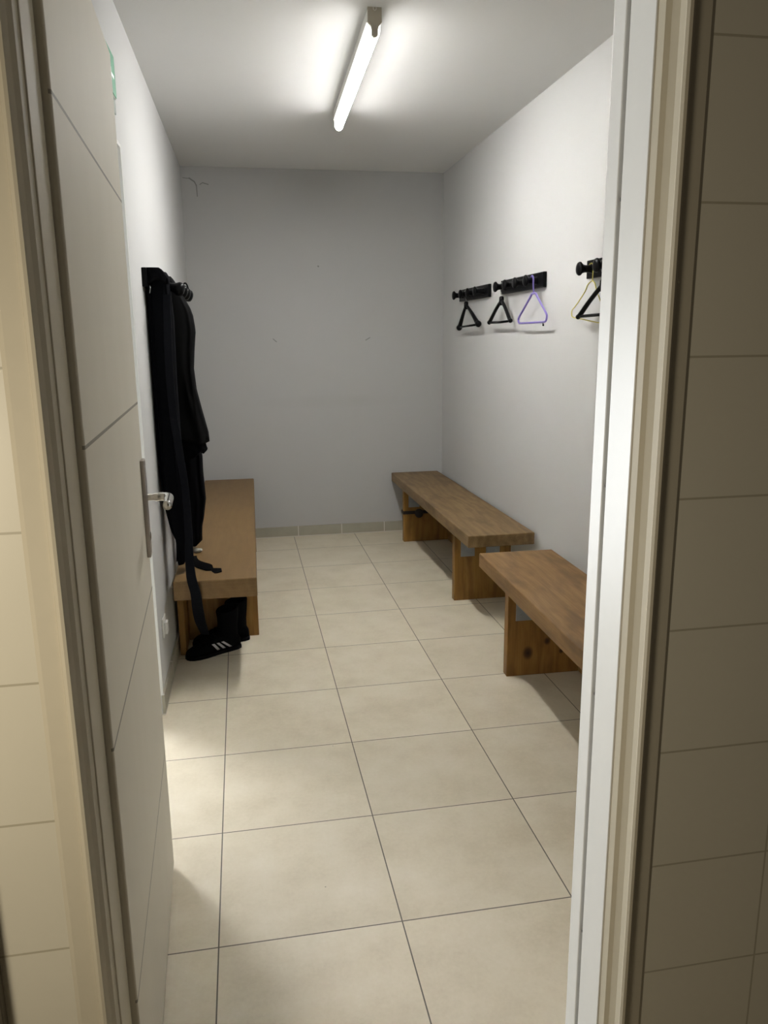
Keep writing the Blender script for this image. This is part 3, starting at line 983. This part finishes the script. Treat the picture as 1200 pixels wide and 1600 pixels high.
# ------------------------------------------------------------------ shoes
def shoe_rings():
    tab = [(0.002, 0.016, 0.050), (0.012, 0.028, 0.070), (0.035, 0.0345, 0.088), (0.065, 0.037, 0.098), (0.100, 0.0375, 0.098), (0.130, 0.040, 0.084), (0.160, 0.0435, 0.070), (0.190, 0.0455, 0.058), (0.220, 0.044, 0.049), (0.245, 0.037, 0.040), (0.260, 0.026, 0.031), (0.268, 0.012, 0.022)]
    rings = []
    for X, w, h in tab:
        r = []
        for k in range(24):
            q = 2 * math.pi * k / 24
            c, s = math.cos(q), math.sin(q)
            yy = w * math.copysign(abs(c) ** 0.75, c)
            zz = 0.010 + (h - 0.010) * ((s + 1) / 2) ** (0.85) if s > -0.999 else 0.010
            narrow = 1 - 0.38 * max(0, (zz - 0.03) / 0.09)
            r.append((X, yy * narrow, zz))
        rings.append(r)
    return rings
def make_shoe(label, locv, rz, tilt=0.0):
    t = thing('shoe', label, 'shoe', locv, rz, 'pair of black high-top shoes')
    bm = bmesh.new()
    loft(bm, shoe_rings())
    rings = []
    for z, cx, hl, hw in ((0.050, 0.062, 0.050, 0.030), (0.080, 0.062, 0.052, 0.032), (0.110, 0.060, 0.050, 0.033), (0.140, 0.056, 0.050, 0.034), (0.170, 0.055, 0.052, 0.036), (0.198, 0.056, 0.055, 0.038), (0.203, 0.056, 0.053, 0.036), (0.197, 0.056, 0.046, 0.030), (0.15, 0.056, 0.040, 0.025)):
        rings.append([(cx + hl * math.cos(q), hw * math.sin(q), z + (0.010 * math.cos(q + 2.6) if z > 0.13 else 0)) for q in [2 * math.pi * k / 28 for k in range(28)]])
    loft(bm, rings)
    bv = BVHTree.FromBMesh(bm)
    obj('upper', bm, MAT['shoe'], t, True)
    # sole
    bm = bmesh.new()
    out = []
    half = [(-0.002, 0.010), (0.004, 0.026), (0.025, 0.036), (0.065, 0.039), (0.100, 0.0385), (0.140, 0.042), (0.185, 0.0475), (0.220, 0.046), (0.248, 0.038), (0.264, 0.025), (0.271, 0.010)]
    out = [(x, y) for x, y in half] + [(x, -y) for x, y in half[::-1]]
    prism(bm, out, 'z', 0.0, 0.013)
    obj('sole', bm, MAT['sole'], t)
    # three slanted stripes on each side of the upper
    for side in (1, -1):
        for (xt, xb) in ((0.152, 0.116), (0.128, 0.084), (0.104, 0.050)):
            bm = bmesh.new()
            grid = []
            for i in range(9):
                u = i / 8
                z = 0.057 - 0.046 * u
                xc = xt + (xb - xt) * u
                row = []
                for dx in (-0.0070, 0.0, 0.0070):
                    hit = bv.ray_cast(Vector((xc + dx, side * 0.2, z)), Vector((0, -side, 0)))
                    y = hit[0].y if hit[0] else side * 0.036
                    row.append(Vector((xc + dx, y, z)))
                grid.append(row)
            A = [[bm.verts.new(p + Vector((0, side * 0.0012, 0))) for p in r] for r in grid]
            B = [[bm.verts.new(p - Vector((0, side * 0.0012, 0))) for p in r] for r in grid]
            for i in range(8):
                for j in range(2):
                    bm.faces.new((A[i][j], A[i][j + 1], A[i + 1][j + 1], A[i + 1][j]))
                    bm.faces.new((B[i][j + 1], B[i][j], B[i + 1][j], B[i + 1][j + 1]))
            for i in range(8):
                bm.faces.new((A[i][0], A[i + 1][0], B[i + 1][0], B[i][0]))
                bm.faces.new((A[i + 1][2], A[i][2], B[i][2], B[i + 1][2]))
            bm.faces.new((A[0][0], B[0][0], B[0][1], A[0][1])); bm.faces.new((A[0][1], B[0][1], B[0][2], A[0][2]))
            bm.faces.new((A[8][1], B[8][1], B[8][0], A[8][0])); bm.faces.new((A[8][2], B[8][2], B[8][1], A[8][1]))
            tag(obj('stripe', bm, MAT['stripe'], t), 'white slanted stripe')
    # laces
    bm = bmesh.new()
    for X in (0.125, 0.142, 0.159, 0.176):
        pts = []
        for k in range(7):
            yy = -0.017 + 0.034 * k / 6
            hit = bv.ray_cast(Vector((X + 0.006 * (k % 2), yy, 0.3)), Vector((0, 0, -1)))
            z = hit[0].z if hit[0] else 0.06
            pts.append((X + 0.006 * (k % 2), yy, z + 0.0015))
        tube(bm, pts, 0.0022, 6)
    obj('laces', bm, MAT['sole'], t, True)
    return t
A25 = math.pi + math.radians(27)
make_shoe('black shoe with white stripes lying nearest the camera by the left bench', (0.053, 1.908, 0.0), A25)
make_shoe('upright black high-top shoe standing behind the front one, against the bench leg', (0.098, 1.998, 0.0), math.pi + math.radians(10))
